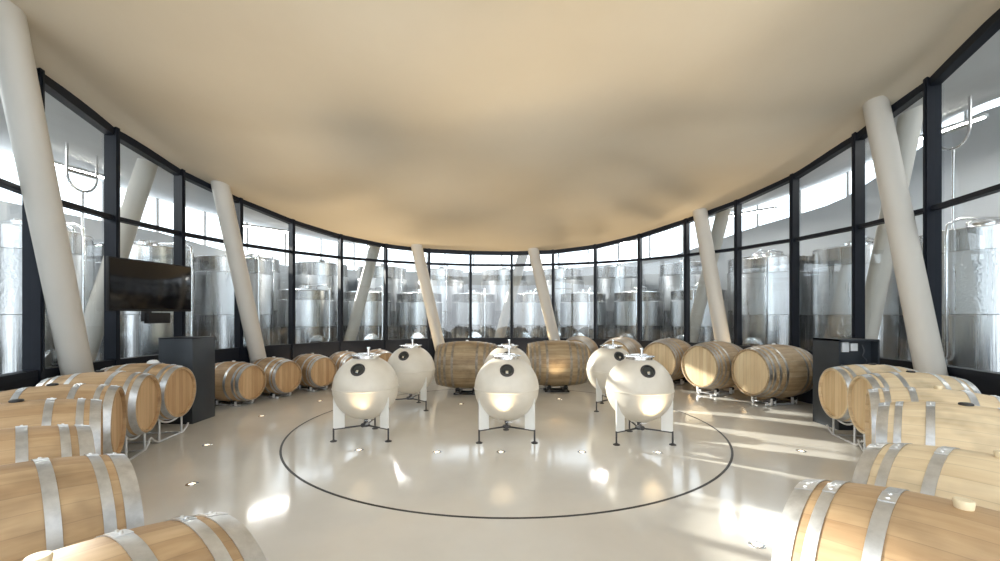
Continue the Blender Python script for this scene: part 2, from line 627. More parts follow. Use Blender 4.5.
for i, k in enumerate(KS):
    ph = PH0 + DPH * k
    zt = edge_z(ph)
    c = P(ph, R, 0)
    q = Matrix.Translation((c.x, c.y, 0)) @ Matrix.Rotation(-rad(ph), 4, 'Z')
    mb = MB()
    mb.box(0, 0.0, (zt + 0.03) / 2, 0.06, 0.165, zt + 0.03, q)
    mb.box(0.0, -0.087, (SILL + zt) / 2, 0.022, 0.012, zt - SILL, q)
    o = mb.build('trim_%d' % (i + 1), M['frame'], smooth=0)
    o['kind'] = 'structure'
    if k == KS[-1]:
        break
    # the bay to the right of this mullion: frame bars with two panes
    ph2 = ph + DPH
    a, b_ = P(ph, R + 0.01), P(ph2, R + 0.01)
    d = (b_ - a).normalized()
    a2, b2 = a + d * 0.03, b_ - d * 0.03
    inw = Vector((-math.sin(rad(ph + DPH / 2)), -math.cos(rad(ph + DPH / 2)), 0))
    za, zb = edge_z(ph), edge_z(ph2)
    mb = MB()
    prism_between(mb, a2, b2, inw, 0.12, za - 0.085, za + 0.05, zb - 0.085, zb + 0.05)
    prism_between(mb, a2, b2, inw, 0.10, TRANSOM - 0.028, TRANSOM + 0.028, TRANSOM - 0.028, TRANSOM + 0.028)
    prism_between(mb, a2, b2, inw, 0.14, SILL - 0.05, SILL + 0.02, SILL - 0.05, SILL + 0.02)
    w = mb.build('window_%d' % (i + 1), M['frame'], smooth=0)
    w['kind'] = 'structure'
    for z0, z1a, z1b in ((SILL + 0.02, TRANSOM - 0.03, TRANSOM - 0.03), (TRANSOM + 0.03, za - 0.09, zb - 0.09)):
        mb = MB()
        for off in (0.0,):
            pa, pb = a2 - inw * off, b2 - inw * off
            mb.add([(pa.x, pa.y, z0), (pb.x, pb.y, z0), (pb.x, pb.y, z1b), (pa.x, pa.y, z1a)], [(0, 1, 2, 3)])
        mb.build('pane', M['glass'], w, smooth=0)

# ------------------------------------------------------------ outer tank hall
RO = 10.55
CL_BOT = [(-180, 3.8), (-80, 3.85), (-68, 3.78), (-60, 3.7), (-42, 3.1), (-33, 3.1), (0, 3.18), (22, 3.37), (33, 3.5), (47, 4.2), (59, 4.55), (72, 5.8), (180, 5.8)]
CL_TOP = [(-180, 5.2), (-80, 5.0), (-68, 4.8), (-60, 4.63), (-42, 4.25), (-33, 4.08), (0, 4.1), (22, 4.4), (33, 4.6), (47, 4.9), (59, 5.3), (72, 6.05), (180, 6.05)]
cb = lambda ph: table(CL_BOT, ph)
ct = lambda ph: table(CL_TOP, ph)
A0, A1 = -138, 138
arc_wall('wall_outer', A0, A1, RO, RO + 0.2, -0.02, cb, M['outer_wall'], 120)
def soffit_z(ph, r):
    u = (r - (R + 0.14)) / (RO + 0.3 - R - 0.14)
    return (edge_z(ph) + 0.12) * (1 - u) + (ct(ph) + 0.02) * u
polar_sheet(R + 0.145, RO + 0.3, 10, A0, A1, 120, soffit_z, 0.15).build('ceiling_outer', M['soffit'], smooth=60)['kind'] = 'structure'
# clerestory: uprights and one long glass band
mb = MB()
ph = A0
while ph <= A1:
    z0, z1 = cb(ph) - 0.02, ct(ph) + 0.02
    c = P(ph, RO + 0.1)
    q = Matrix.Translation((c.x, c.y, 0)) @ Matrix.Rotation(-rad(ph), 4, 'Z')
    mb.box(0, 0, (z0 + z1) / 2, 0.05, 0.08, z1 - z0, q)
    ph += 6.0
o = mb.build('trim_outer', M['soffit'], smooth=0)
o['kind'] = 'structure'
mb = MB()
vs_, fs = [], []
n = 120
for k in range(n + 1):
    ph = A0 + (A1 - A0) * k / n
    vs_ += [P(ph, RO + 0.1, cb(ph)), P(ph, RO + 0.1, ct(ph))]
for k in range(n):
    fs.append((2 * k, 2 * k + 2, 2 * k + 3, 2 * k + 1))
mb.add(vs_, fs)
mb.build('window_outer', M['glass_far'], smooth=0)['kind'] = 'structure'

# ------------------------------------------------------------ leaning columns
def ray_to_ring(px, r):
    """far hit of the view direction through pixel column px with the ring of radius r"""
    t = (px - 500) / F
    a = 1 + t * t
    bq = -2 * (CX * t + CY)
    c = CX * CX + CY * CY - r * r
    y = (-bq + math.sqrt(bq * bq - 4 * a * c)) / (2 * a)
    return math.degrees(math.atan2(t * y - CX, y - CY))

def column(px_top, y_top, px_low, y_low, r, rad_, name, label, group, ztop=None):
    # two points of the axis, given where the photograph shows them, carried to floor and ceiling
    pts = []
    for px, py in ((px_top, y_top), (px_low, y_low)):
        ph = ray_to_ring(px, r)
        p = P(ph, r)
        pts.append(Vector((p.x, p.y, H + (315 - py) / F * p.y)))
    a, b_ = pts
    d = (b_ - a) / (b_.z - a.z)
    foot = a + d * (0 - a.z)
    top = a + d * ((ztop if ztop else a.z) + 0.12 - a.z)
    mb = MB()
    mb.cyl(foot, top, rad_, rad_, 40)
    o = mb.build(name, M['column'], smooth=50)
    tag(o, label, 'column', group)
    return o

gi = 'leaning columns inside the glass'
RC = 5.17
cols = [
    (5, 14, 63, 300, 'thick white leaning column at the left edge, nearest on that side'),
    (221, 187, 252, 330, 'white leaning column left of the back, right of the television screen'),
    (417, 248, 436, 330, 'white leaning column left of the middle, behind the sphere tanks'),
    (533, 249, 551, 325, 'white leaning column right of the middle, above the sideways barrel'),
    (700, 212, 720, 325, 'white leaning column behind the two large barrels on the right'),
    (876, 105, 924, 340, 'thick white leaning column at the right, behind the row of racked barrels'),
]
for a in cols:
    column(a[0], a[1], a[2], a[3], RC, 0.142, 'column', a[4], gi)
go = 'leaning columns outside the glass'
for a in [
    (152, 150, 112, 270, 'pale column outside the glass on the left, leaning the other way'),
    (374, 250, 350, 340, 'pale column outside the glass left of the middle'),
    (523, 255, 500, 335, 'pale column outside the glass at the back, seen in the middle'),
    (725, 205, 692, 335, 'pale column outside the glass right of the middle'),
    (912, 110, 872, 310, 'pale column outside the glass behind the right thick column'),
]:
    column(a[0], a[1], a[2], a[3], 6.15, 0.142, 'column', a[4], go)

# ------------------------------------------------------------ barrels
def make_barrel(name, LEN, RE, RB, hoops, wood, headm, hoopm, old=False):
    """axis along local X, the front head at +X; returns an Empty under the middle of the barrel, whose axis is at local z = 0"""
    root = empty(name)
    hl = LEN / 2
    def rr(x):
        u = abs(x) / hl
        return RB - (RB - RE) * (0.88 * u ** 2 + 0.12 * u ** 4)
    prof = []
    n = 24
    rec = 0.032
    th = 0.024
    prof.append((-hl + rec, RE - th))
    prof.append((-hl, RE - th))
    prof.append((-hl, RE - 0.004))
    for i in range(n + 1):
        x = -hl + 0.006 + (LEN - 0.012) * i / n
        prof.append((x, rr(x)))
    prof.append((hl, RE - 0.004))
    prof.append((hl, RE - th))
    prof.append((hl - rec, RE - th))
    mb = MB()
    mb.lathe(prof, 60, 'X')
    # the flat ends that lathe closes are hidden behind the heads
    mb.build('staves', M[wood], root, smooth=35)
    for s in (1, -1):
        mb = MB()
        mb.lathe([(s * (hl - rec - 0.004), RE - th + 0.001), (s * (hl - rec + 0.004), RE - th - 0.001), (s * (hl - rec + 0.007), RE - th - 0.03), (s * (hl - rec + 0.008), 0.0)], 48, 'X')
        mb.build('head', M[headm], root, smooth=20)
    for (xc, w) in hoops:
        for s in (1, -1):
            a, b_ = xc - w / 2, xc + w / 2
            t = 0.0035
            pr = [(s * a, rr(a) + 0.0005), (s * a, rr(a) + t), (s * xc, rr(xc) + t), (s * b_, rr(b_) + t), (s * b_, rr(b_) + 0.0005)]
            mb = MB()
            mb.lathe(pr, 60, 'X', close=True)
            h = mb.build('hoop', M[hoopm], root, smooth=30)
            if not old:
                mb = MB()
                vs_, fs = [], []
                m_ = 6
                for lay in (0, 0.003):
                    for i in range(m_ + 1):
                        an = -0.10 + 0.20 * i / m_ + (0.15 if s > 0 else -0.2)
                        for xx in (a - 0.001, b_ + 0.001):
                            q = rr(xx) + t + lay + (-0.0005)
                            vs_.append((s * xx, q * math.sin(an), q * math.cos(an)))
                w2 = (m_ + 1) * 2
                for i in range(m_):
                    fs.append((w2 + 2 * i, w2 + 2 * i + 1, w2 + 2 * i + 3, w2 + 2 * i + 2))
                for i in range(m_):
                    for e in (0, 1):
                        fs.append((2 * i + e, 2 * i + 2 + e, w2 + 2 * i + 2 + e, w2 + 2 * i + e))
                fs.append((0, 1, w2 + 1, w2))
                fs.append((2 * m_, 2 * m_ + 1, w2 + 2 * m_ + 1, w2 + 2 * m_))
                for an in (-0.045, 0.045):
                    an += 0.15 if s > 0 else -0.2
                    q = rr(xc) + t + 0.002
                    c = Vector((s * xc, q * math.sin(an), q * math.cos(an)))
                    nrm = Vector((0, math.sin(an), math.cos(an)))
                    mb.cyl(c, c + nrm * 0.005, 0.007, 0.004, 8)
                mb.add(vs_, fs)
                mb.build('lap_joint', M['rivet'], h, smooth=20)
    return root, RB

def bung_mesh(kind):
    mb = MB()
    if kind == 'cream':
        mb.lathe([(-0.015, 0.020), (0.0, 0.022), (0.020, 0.025), (0.025, 0.022), (0.026, 0.0)], 24)
        return mb, M['bung_cream']
    if kind == 'black':
        mb.lathe([(-0.015, 0.02), (0.0, 0.036), (0.010, 0.036), (0.014, 0.030), (0.015, 0.0)], 24)
        return mb, M['bung_black']
    if kind == 'white':
        mb.lathe([(-0.015, 0.03), (0.0, 0.062), (0.018, 0.058), (0.036, 0.036), (0.042, 0.0)], 28)
        return mb, M['bung_white']
    mb.lathe([(-0.01, 0.02), (0.0, 0.028), (0.018, 0.026), (0.022, 0.0)], 20)
    return mb, M['bung_white']

bung_protos = {}
def add_bung(root, RB, kind, dx=0.0):
    if kind in bung_protos:
        o = bung_protos[kind].copy()
        COL.objects.link(o)
    else:
        mb, mm_ = bung_mesh(kind)
        o = mb.build('bung', mm_, None, smooth=40)
        bung_protos[kind] = o
    o.parent = root
    o.location = (dx, 0, RB)

SMALL = dict(LEN=0.84, RE=0.30, RB=0.355)
HS = [(0.389, 0.058), (0.312, 0.038), (0.160, 0.042)]
LARGE = dict(LEN=1.12, RE=0.385, RB=0.452)
HLG = [(0.532, 0.05), (0.455, 0.045), (0.365, 0.045), (0.225, 0.045)]
SHORT = dict(LEN=0.94, RE=0.382, RB=0.452)
HSH = [(0.445, 0.042), (0.385, 0.034), (0.300, 0.034), (0.19, 0.036)]
protos = {
    'oak': make_barrel('wine_barrel', hoops=HS, wood='oak', headm='head', hoopm='hoop', **SMALL),
    'pale': make_barrel('wine_barrel', hoops=HS, wood='oak_pale', headm='head_pale', hoopm='hoop', **SMALL),
    'short': make_barrel('large_wine_barrel', hoops=HSH, wood='oak_old', headm='head_large', hoopm='hoop_dull', old=True, **SHORT),
    'large': make_barrel('large_wine_barrel', hoops=HLG, wood='oak_dark', headm='head_large', hoopm='hoop_brown', old=True, **LARGE),
}
used = set()

def place_barrel(kind, hx, hy, ang, z, bung, label, group):
    """hx, hy: middle of the front head; ang: the way the front head faces (degrees from +X)"""
    root, RB = protos[kind]
    if kind in used:
        o = copy_tree(root)
        for ch in list(o.children):
            if ch.name.split('.')[0] == 'bung':
                bpy.data.objects.remove(ch)
    else:
        used.add(kind)
        o = root
    hl = {'large': LARGE, 'short': SHORT}.get(kind, SMALL)['LEN'] / 2
    a = rad(ang)
    o.location = (hx - hl * math.cos(a), hy - hl * math.sin(a), z)
    o.rotation_euler = (0, 0, a)
    tag(o, label, 'barrel', group)
    add_bung(o, RB, bung, 0.10 if bung == 'white' else 0.0)
    return o

# --- rack for a racked barrel: two bent saddles on legs joined by low rails
def make_rack(RBx=0.31):
    root = empty('barrel_rack')
    zc = 0.56
    for s in (1, -1):
        x = s * 0.30
        rr_ = 0.345
        pts = []
        for i in range(13):
            t = rad(-52 + 104 * i / 12)
            pts.append((x, (rr_ + 0.012) * math.sin(t), zc - (rr_ + 0.012) * math.cos(t)))
        mb = MB()
        mb.tube(pts, 0.012, 8)
        mb.build('saddle', M['rack'], root)
        for e in (1, -1):
            y = e * 0.20
            mb = MB()
            zt = zc - math.sqrt((rr_ + 0.012) ** 2 - y * y)
            mb.cyl((x, y, 0.012), (x, y, zt), 0.012, seg=10)
            mb.build('leg', M['rack'], root)
        pts = [(x, -0.335, 0.10), (x, -0.29, 0.055), (x, -0.22, 0.014), (x, -0.12, 0.014), (x, 0.12, 0.014), (x, 0.22, 0.014), (x, 0.29, 0.055), (x, 0.335, 0.10)]
        mb = MB()
        mb.tube(pts, 0.012, 8)
        mb.build('base_rail', M['rack'], root)
    for e in (1, -1):
        mb = MB()
        mb.cyl((-0.30, e * 0.20, 0.014), (0.30, e * 0.20, 0.014), 0.011, seg=8)
        mb.build('side_rail', M['rack'], root)
    return root

rack0 = make_rack()
rack_used = []
def place_rack(b_, label, group):
    o = rack0 if not rack_used else copy_tree(rack0)
    rack_used.append(1)
    o.location = (b_.location.x, b_.location.y, 0)
    o.rotation_euler = (0, 0, b_.rotation_euler.z)
    tag(o, label, 'barrel rack', group)

# --- low roller cradle: plates, two cross bars and four rollers
def make_cradle(name, RBx, half, z_axis, offset, base='rack'):
    root = empty(name)
    for s in (1, -1):
        x = s * half
        mb = MB()
        mb.box(x, 0, 0.035, 0.06, 0.40, 0.022)
        mb.build('cross_bar', M['steel_dk'], root, bevel=0.003)
        for e in (1, -1):
            rx = RBx * offset
            ang = math.asin(0.16 / rx)
            yy, zz = 0.185, z_axis - math.sqrt((rx + 0.036) ** 2 - 0.185 ** 2)
            mb = MB()
            mb.lathe([(x - 0.028, 0.02), (x - 0.026, 0.034), (x + 0.026, 0.034), (x + 0.028, 0.02)], 20, 'X', Matrix.Translation((0, e * yy, zz)))
            mb.build('roller', M['black'], root)
            mb = MB()
            for q in (-0.036, 0.036):
                mb.box(x + q, e * yy, (0.03 + zz) / 2, 0.006, 0.05, max(zz - 0.03, 0.02) + 0.03)
            mb.box(x, e * yy, 0.044, 0.078, 0.05, 0.006)
            mb.build('bracket', M[base], root, bevel=0.002)
    mb = MB()
    for e in (1, -1):
        mb.box(0, e * 0.13, 0.016, half * 2 + 0.16, 0.04, 0.03)
    mb.build('base_frame', M[base], root, bevel=0.003)
    return root

cr_s = make_cradle('barrel_cradle', 0.355, 0.20, 0.405, 0.955)
cr_l = make_cradle('barrel_cradle', 0.452, 0.22, 0.55, 0.965)
cr_d = make_cradle('barrel_cradle', 0.452, 0.16, 0.55, 0.985, 'black')
crused = set()
def place_cradle(b_, big, label, group):
    src = {0: cr_s, 1: cr_l, 2: cr_d}[int(big)]
    o = copy_tree(src) if big in crused else src
    crused.add(big)
    o.location = (b_.location.x, b_.location.y, 0)
    o.rotation_euler = (0, 0, b_.rotation_euler.z)
    if not big:
        o.scale = (0.94, 0.94, 0.94)
    tag(o, label, 'barrel cradle', group)

GL, GR = 'racked barrels on the left', 'racked barrels on the right'
ZR = 0.56
left = [   # head x, y, facing, bung, words
    (-3.9, 5.14, 6, 'white', 'farthest racked oak barrel on the left, beside the dark podium, white cap on top'),
    (-3.73, 4.47, 19.5, 'black', 'second racked oak barrel from the left podium, its whole round head showing'),
    (-3.37, 3.72, 32, 'black', 'third racked oak barrel from the left podium, black bung, head seen edge on'),
    (-2.956, 3.12, 42.4, 'black', 'fourth racked oak barrel from the left podium, black bung near the left edge'),
    (-2.34, 2.4, 49, 'cream', 'fifth racked oak barrel from the left podium, just behind the big foreground one'),
    (-1.695, 1.905, 53, 'cream', 'large-looking oak barrel filling the lower left edge, three bright hoops'),
    (-0.855, 1.335, 58.5, 'cream', 'nearest oak barrel at the bottom left corner, cream bung on top'),
]
right = [
    (3.99, 5.04, 170, 'black', 'farthest racked barrel on the right, beside the dark podium, head facing the room'),
    (3.80, 4.42, 163, 'black', 'second racked barrel from the right podium, pale round head, hoops at its side'),
    (3.135, 3.58, 142.8, 'cream', 'third racked barrel from the right podium, cream bung, half hidden'),
    (2.735, 3.03, 134, 'black', 'fourth racked barrel from the right podium, pale wood with black bung'),
    (1.84, 2.08, 122, 'cream', 'pale oak barrel at the right edge with cream bung, second nearest there'),
    (1.155, 1.61, 127, 'cream', 'nearest oak barrel at the lower right corner, stained wood and cream bung'),
]
for i, (x, y, a, bg_, lab) in enumerate(left):
    b_ = place_barrel('oak', x, y, a, ZR, bg_, lab, GL)
    place_rack(b_, 'pale steel rack under the ' + ['farthest left racked barrel', 'second barrel from the left podium', 'third barrel from the left podium', 'fourth barrel from the left podium', 'fifth barrel from the left podium', 'barrel at the lower left edge', 'barrel in the bottom left corner'][i], 'racks of the left barrels')
for i, (x, y, a, bg_, lab) in enumerate(right):
    b_ = place_barrel('oak' if i == 5 else 'pale', x, y, a, ZR, bg_, lab, GR)
    place_rack(b_, 'pale steel rack under the ' + ['farthest right racked barrel', 'second barrel from the right podium', 'third barrel from the right podium', 'fourth barrel from the right podium', 'pale barrel at the right edge', 'barrel in the lower right corner'][i], 'racks of the right barrels')

GB = 'barrels on low cradles at the back'
backs = [
    (-4.08, 6.97, 'oak barrel on a low cradle beside the left podium, orange head'),
    (-3.80, 7.60, 'oak barrel on a low cradle at the foot of the left leaning column'),
    (-3.44, 8.25, 'third low-lying oak barrel right of the left podium, dark rimmed head'),
    (-3.00, 8.78, 'oak barrel at the back partly hidden by the front left sphere tank'),
    (-2.49, 9.25, 'oak barrel at the back left, only its top showing behind two sphere tanks'),
]
for i, (x, y, lab) in enumerate(backs):
    a = math.degrees(math.atan2(CY - y, CX - x))
    b_ = place_barrel('oak', x, y, a, 0.405 * 0.94, 'small', lab, GB)
    b_.scale = (0.94, 0.94, 0.94)
    place_cradle(b_, 0, 'low roller cradle under the ' + ['barrel beside the left podium', 'barrel by the left leaning column', 'third low barrel from the left podium', 'barrel behind the front left sphere tank', 'back left barrel behind two sphere tanks'][i], 'low roller cradles')
GG = 'large old barrels at the back'
larges = [
    (-0.07, 8.02, -3, 'large old barrel lying sideways at the back, left of the middle sphere tank'),
    (1.67, 8.32, 1, 'large old barrel lying sideways at the back, right of the middle sphere tank, glowing patch'),
    (1.72, 9.68, None, 'large old barrel behind the right sideways barrel, pointing at the viewer'),
    (2.50, 9.22, None, 'large old barrel behind the two right sphere tanks'),
    (3.27, 8.70, None, 'large old barrel just right of the front right sphere tank, third from the right podium'),
    (3.67, 7.76, None, 'large barrel with sunlit round head, second from the right podium'),
    (4.14, 7.00, None, 'large barrel with broad pale head right beside the right podium'),
]
for i, (x, y, a, lab) in enumerate(larges):
    if a is None:
        a = math.degrees(math.atan2(CY - y, CX - x))
    b_ = place_barrel('large' if i < 2 else 'short', x, y, a, 0.55, 'small', lab, GG)
    if i == len(larges) - 1:
        b_.location.x += 0.05 * math.cos(rad(a)) * -1
        b_.scale.x = 1.1
    place_cradle(b_, 2 if i < 2 else 1, 'low roller cradle under the ' + ['left sideways barrel', 'right sideways barrel', 'barrel behind the right sideways barrel', 'barrel behind the right sphere tanks', 'large barrel right of the front sphere tank', 'large barrel with sunlit head', 'large barrel beside the right podium'][i], 'low roller cradles')

# ------------------------------------------------------------ sphere tanks
SR, SZ = 0.39, 0.615
def make_sphere():
    root = empty('sphere_tank')
    prof = []
    n = 40
    for i in range(n + 1):
        t = -PI / 2 + PI * i / n
        r = SR * math.cos(t)
        z = SR * math.sin(t)
        prof.append((SZ + z, max(r, 0.0)))
    # raised casting seam at the belly
    pr = []
    for (z, r) in prof:
        if abs(z - SZ) < 0.001:
            pr += [(z - 0.010, r), (z - 0.006, r + 0.006), (z + 0.006, r + 0.006), (z + 0.010, r)]
        else:
            pr.append((z, r))
    mb = MB()
    mb.lathe(pr, 72)
    mb.build('shell', M['conc'], root, smooth=30)
    # round sight glass facing the room entrance
    el = rad(40)
    nrm = Vector((0, -math.cos(el), math.sin(el)))
    q = Matrix.Translation(Vector((0, 0, SZ)) + nrm * (SR - 0.012)) @ nrm.to_track_quat('Z', 'Y').to_matrix().to_4x4()
    mb = MB()
    mb.lathe([(0.0, 0.082), (0.018, 0.082), (0.024, 0.078), (0.024, 0.064), (0.010, 0.062), (0.0, 0.062)], 40, 'Z', q, close=True)
    po = mb.build('sight_glass_frame', M['darkmetal'], root, smooth=30)
    mb = MB()
    mb.lathe([(0.0, 0.063), (0.012, 0.063), (0.013, 0.0)], 32, 'Z', q)
    mb.build('glass', M['porthole'], po, smooth=30)
    mb = MB()
    mb.box(0.0, -0.03, 0.019, 0.03, 0.035, 0.010, q)
    mb.build('latch', M['steel_hi'], po, bevel=0.002)
    # top opening: neck, lid, clamp bar and vent pipe
    mb = MB()
    zt = SZ + SR
    mb.lathe([(zt - 0.05, 0.155), (zt - 0.008, 0.155), (zt - 0.004, 0.178), (zt + 0.004, 0.178), (zt + 0.006, 0.15), (zt + 0.014, 0.0)], 40)
    lid = mb.build('lid', M['steel'], root, smooth=30)
    mb = MB()
    mb.tube([(-0.10, 0.02, zt + 0.004), (-0.095, 0.02, zt + 0.020), (0.0, 0.02, zt + 0.022), (0.095, 0.02, zt + 0.020), (0.10, 0.02, zt + 0.004)], 0.007, 8)
    mb.build('handle', M['steel_hi'], lid)
    mb = MB()
    mb.cyl((0.03, 0.0, zt), (0.03, 0.0, zt + 0.085), 0.016, seg=16)
    mb.cyl((0.03, 0.0, zt + 0.085), (0.03, 0.0, zt + 0.10), 0.024, 0.02, seg=16)
    mb.build('vent_pipe', M['steel'], root)
    # drain valve under the belly
    zb = SZ - SR
    mb = MB()
    mb.cyl((0, 0, zb - 0.045), (0, 0, zb + 0.02), 0.024, seg=16)
    mb.cyl((0, 0, zb - 0.030), (0, -0.11, zb - 0.050), 0.016, seg=12)
    mb.cyl((0, -0.11, zb - 0.050), (0, -0.125, zb - 0.052), 0.026, seg=16)
    v = mb.build('drain_valve', M['darkmetal'], root)
    mb = MB()
    mb.box(0.035, -0.06, zb - 0.012, 0.09, 0.016, 0.008)
    mb.build('lever', M['steel_hi'], v, bevel=0.002)
    # three white plates, rails and adjustable feet
    rf = 0.375
    zr = 0.145
    mb = MB()
    for k in range(3):
        a = rad(90 + 120 * k)
        c, s = math.cos(a), math.sin(a)
        mb.cyl((0.02 * c, 0.02 * s, zr), (rf * c, rf * s, zr), 0.010, seg=10)
    mb.lathe([(zr - 0.012, 0.05), (zr + 0.012, 0.05)], 24)
    mb.build('spider_frame', M['darkmetal'], root)
    for k in range(3):
        a = rad(90 + 120 * k)
        rot = Matrix.Rotation(a, 4, 'Z')
        mb = MB()
        # plate: follows the shell at its top
        r0, r1 = rf - 0.125, rf + 0.004
        inner = []
        for i in range(9):
            r = r0 + (r1 - r0) * i / 8
            zz = SZ - math.sqrt(max((SR - 0.012) ** 2 - r * r, 0.0004))
            inner.append((r, zz))
        vs_, fs = [], []
        for y in (-0.008, 0.008):
            vs_.append((r0, y, zr))
            vs_.append((r1, y, zr))
            for (r, zz) in reversed(inner):
                vs_.append((r, y, zz))
        m_ = len(inner) + 2
        fs.append(tuple(range(m_)))
        fs.append(tuple(range(m_, 2 * m_))[::-1])
        for i in range(m_):
            j = (i + 1) % m_
            fs.append((i, j, m_ + j, m_ + i))
        mb.add(vs_, fs, rot)
        leg = mb.build('leg', M['legwhite'], root, smooth=20)
        mb = MB()
        mb.cyl((rf * math.cos(a), rf * math.sin(a), 0.008), (rf * math.cos(a), rf * math.sin(a), zr + 0.012), 0.0105, seg=12)
        mb.lathe([(0.0, 0.040), (0.008, 0.040), (0.018, 0.016), (0.022, 0.010)], 24, 'Z', Matrix.Translation((rf * math.cos(a), rf * math.sin(a), 0)))
        mb.build('foot', M['darkmetal'], leg)
    return root

s0 = make_sphere()
spheres = [
    (-1.65, 5.17, 0, 'cream sphere tank at the front left of the ring'),
    (0.08, 5.11, 0, 'cream sphere tank at the front middle, directly facing the viewer'),
    (1.67, 5.04, 0, 'cream sphere tank at the front right of the ring'),
    (-1.45, 6.82, -9, 'cream sphere tank in the rear row, right of the front left one'),
    (0.12, 6.78, 0, 'cream sphere tank hidden behind the middle one, only its top showing'),
    (1.79, 6.76, 9, 'cream sphere tank in the rear row, half behind the front right one'),
]
for i, (x, y, rz, lab) in enumerate(spheres):
    o = s0 if i == 0 else copy_tree(s0)
    o.location = (x, y, 0)
    o.rotation_euler = (0, 0, rad(rz))
    tag(o, lab, 'tank', 'cream sphere tanks on tripods')

# ------------------------------------------------------------ recessed floor lamps
def make_spot():
    root = empty('floor_lamp')
    mb = MB()
    mb.lathe([(0.0, 0.050), (0.003, 0.048), (0.004, 0.030), (0.001, 0.028)], 32, close=True)
    mb.build('ring', M['steel'], root, smooth=30)
    mb = MB()
    mb.lathe([(0.0005, 0.029), (0.002, 0.026), (0.002, 0.0)], 24)
    mb.build('lens', M['warm_lens'], root, smooth=30)
    return root
sp0 = make_spot()
warm = bpy.data.lights.new('floor_lamp_light', 'SPOT')
warm.energy = 44
warm.color = (1.0, 0.77, 0.48)
warm.spot_size = rad(54)
warm.spot_blend = 1.0
warm.shadow_soft_size = 0.05
spots = [
    (359, 450, 'small floor lamp in front of the front left sphere tank'),
    (437, 452, 'small floor lamp between the front left and the middle sphere tanks'),
    (501, 452, 'small floor lamp right in front of the middle sphere tank'),
    (582, 452, 'small floor lamp between the middle and the front right sphere tanks'),
    (658, 452.5, 'small floor lamp in front of the front right sphere tank'),
    (320, 401, 'small floor lamp before the low barrels at the back left'),
    (262, 416, 'small floor lamp outside the ring at its left'),
    (207, 445, 'small floor lamp near the racks at the left, the farther of two'),
    (192, 484, 'small floor lamp near the racks at the left, the nearer of two'),
    (801, 451, 'small floor lamp before the farthest right racked barrel'),
    (757, 545, 'small floor lamp near the lower right barrel'),
    (461, 404, 'small floor lamp in front of the left sideways barrel'),
    (559, 399, 'small floor lamp in front of the right sideways barrel'),
]
for i, (px, py, lab) in enumerate(spots):
    y = H * F / (py - 315)
    x = (px - 500) / F * y
    o = sp0 if i == 0 else copy_tree(sp0)
    o.location = (x, y, 0)
    tag(o, lab, 'lamp', 'recessed floor lamps')
    l = bpy.data.objects.new('lamp_light', warm)
    COL.objects.link(l)
    l.location = (0, 0, 0.02)
    l.rotation_euler = (PI, 0, 0)
    l.parent = o
    if i == len(spots) - 1:
        l.rotation_euler = (PI - rad(24), 0, 0)
# the same lamps again along the foot of the glass, washing the rim of the ceiling
rim_light = warm.copy()
rim_light.energy = 105
rim_light.spot_size = rad(120)
for i, ph in enumerate((-52, -42, -28, -10, 8, 29.5, 42, 54.3, 67.5)):
    o = copy_tree(sp0)
    for ch in list(o.children):
        if ch.type == 'LIGHT':
            ch.data = rim_light
    o.location = P(ph, 5.17, 0)
    tag(o, 'small floor lamp at the foot of the glass, %s of those from the left' % ['first', 'second', 'third', 'fourth', 'fifth', 'sixth', 'seventh', 'eighth', 'ninth', 'tenth', 'eleventh', 'twelfth', 'thirteenth'][i], 'lamp', 'floor lamps along the glass')

# ------------------------------------------------------------ podiums and the screen
pd = empty('podium', (-4.46, 6.0, 0), 0.0, label='dark slate podium at the left, behind the racked barrels and below the screen', cat='podium')
mb = MB()
mb.box(0, 0, 0.585, 0.47, 0.46, 1.17)
mb.build('cabinet', M['podium'], pd, bevel=0.006)
mb = MB()
mb.box(0, 0, 1.178, 0.475, 0.465, 0.014)
mb.build('top', M['frame'], pd, bevel=0.003)

pd = empty('podium', (4.68, 5.70, 0), 0.0, label='dark podium at the right with an open niche and two small white plates', cat='podium')
mb = MB()
w, dp, hh = 0.53, 0.46, 1.18
mb.box(-w / 2 + 0.012, 0, hh / 2, 0.024, dp, hh)
mb.box(w / 2 - 0.012, 0, hh / 2, 0.024, dp, hh)
mb.box(0, 0.05, hh / 2, w - 0.04, dp - 0.1, hh - 0.002)
mb.box(0, 0, hh - 0.012, w, dp, 0.024)
mb.box(0, 0, 0.42, w - 0.04, dp - 0.002, 0.84)
mb.build('cabinet', M['podium'], pd, smooth=0)
for k in (0, 1):
    mb = MB()
    mb.box(-0.12 + 0.115 * k, -dp / 2 + 0.085, hh - 0.105, 0.09, 0.03, 0.13 if k == 0 else 0.10)
    pl = mb.build('socket_plate', M['paper'], pd, bevel=0.002)
mb = MB()
mb.tube([(0.10, -0.155, 1.10), (0.12, -0.17, 1.03), (0.09, -0.17, 0.96), (0.14, -0.18, 0.90), (0.11, -0.19, 0.85)], 0.006, 8)
mb.build('cable', M['darkmetal'], pd)

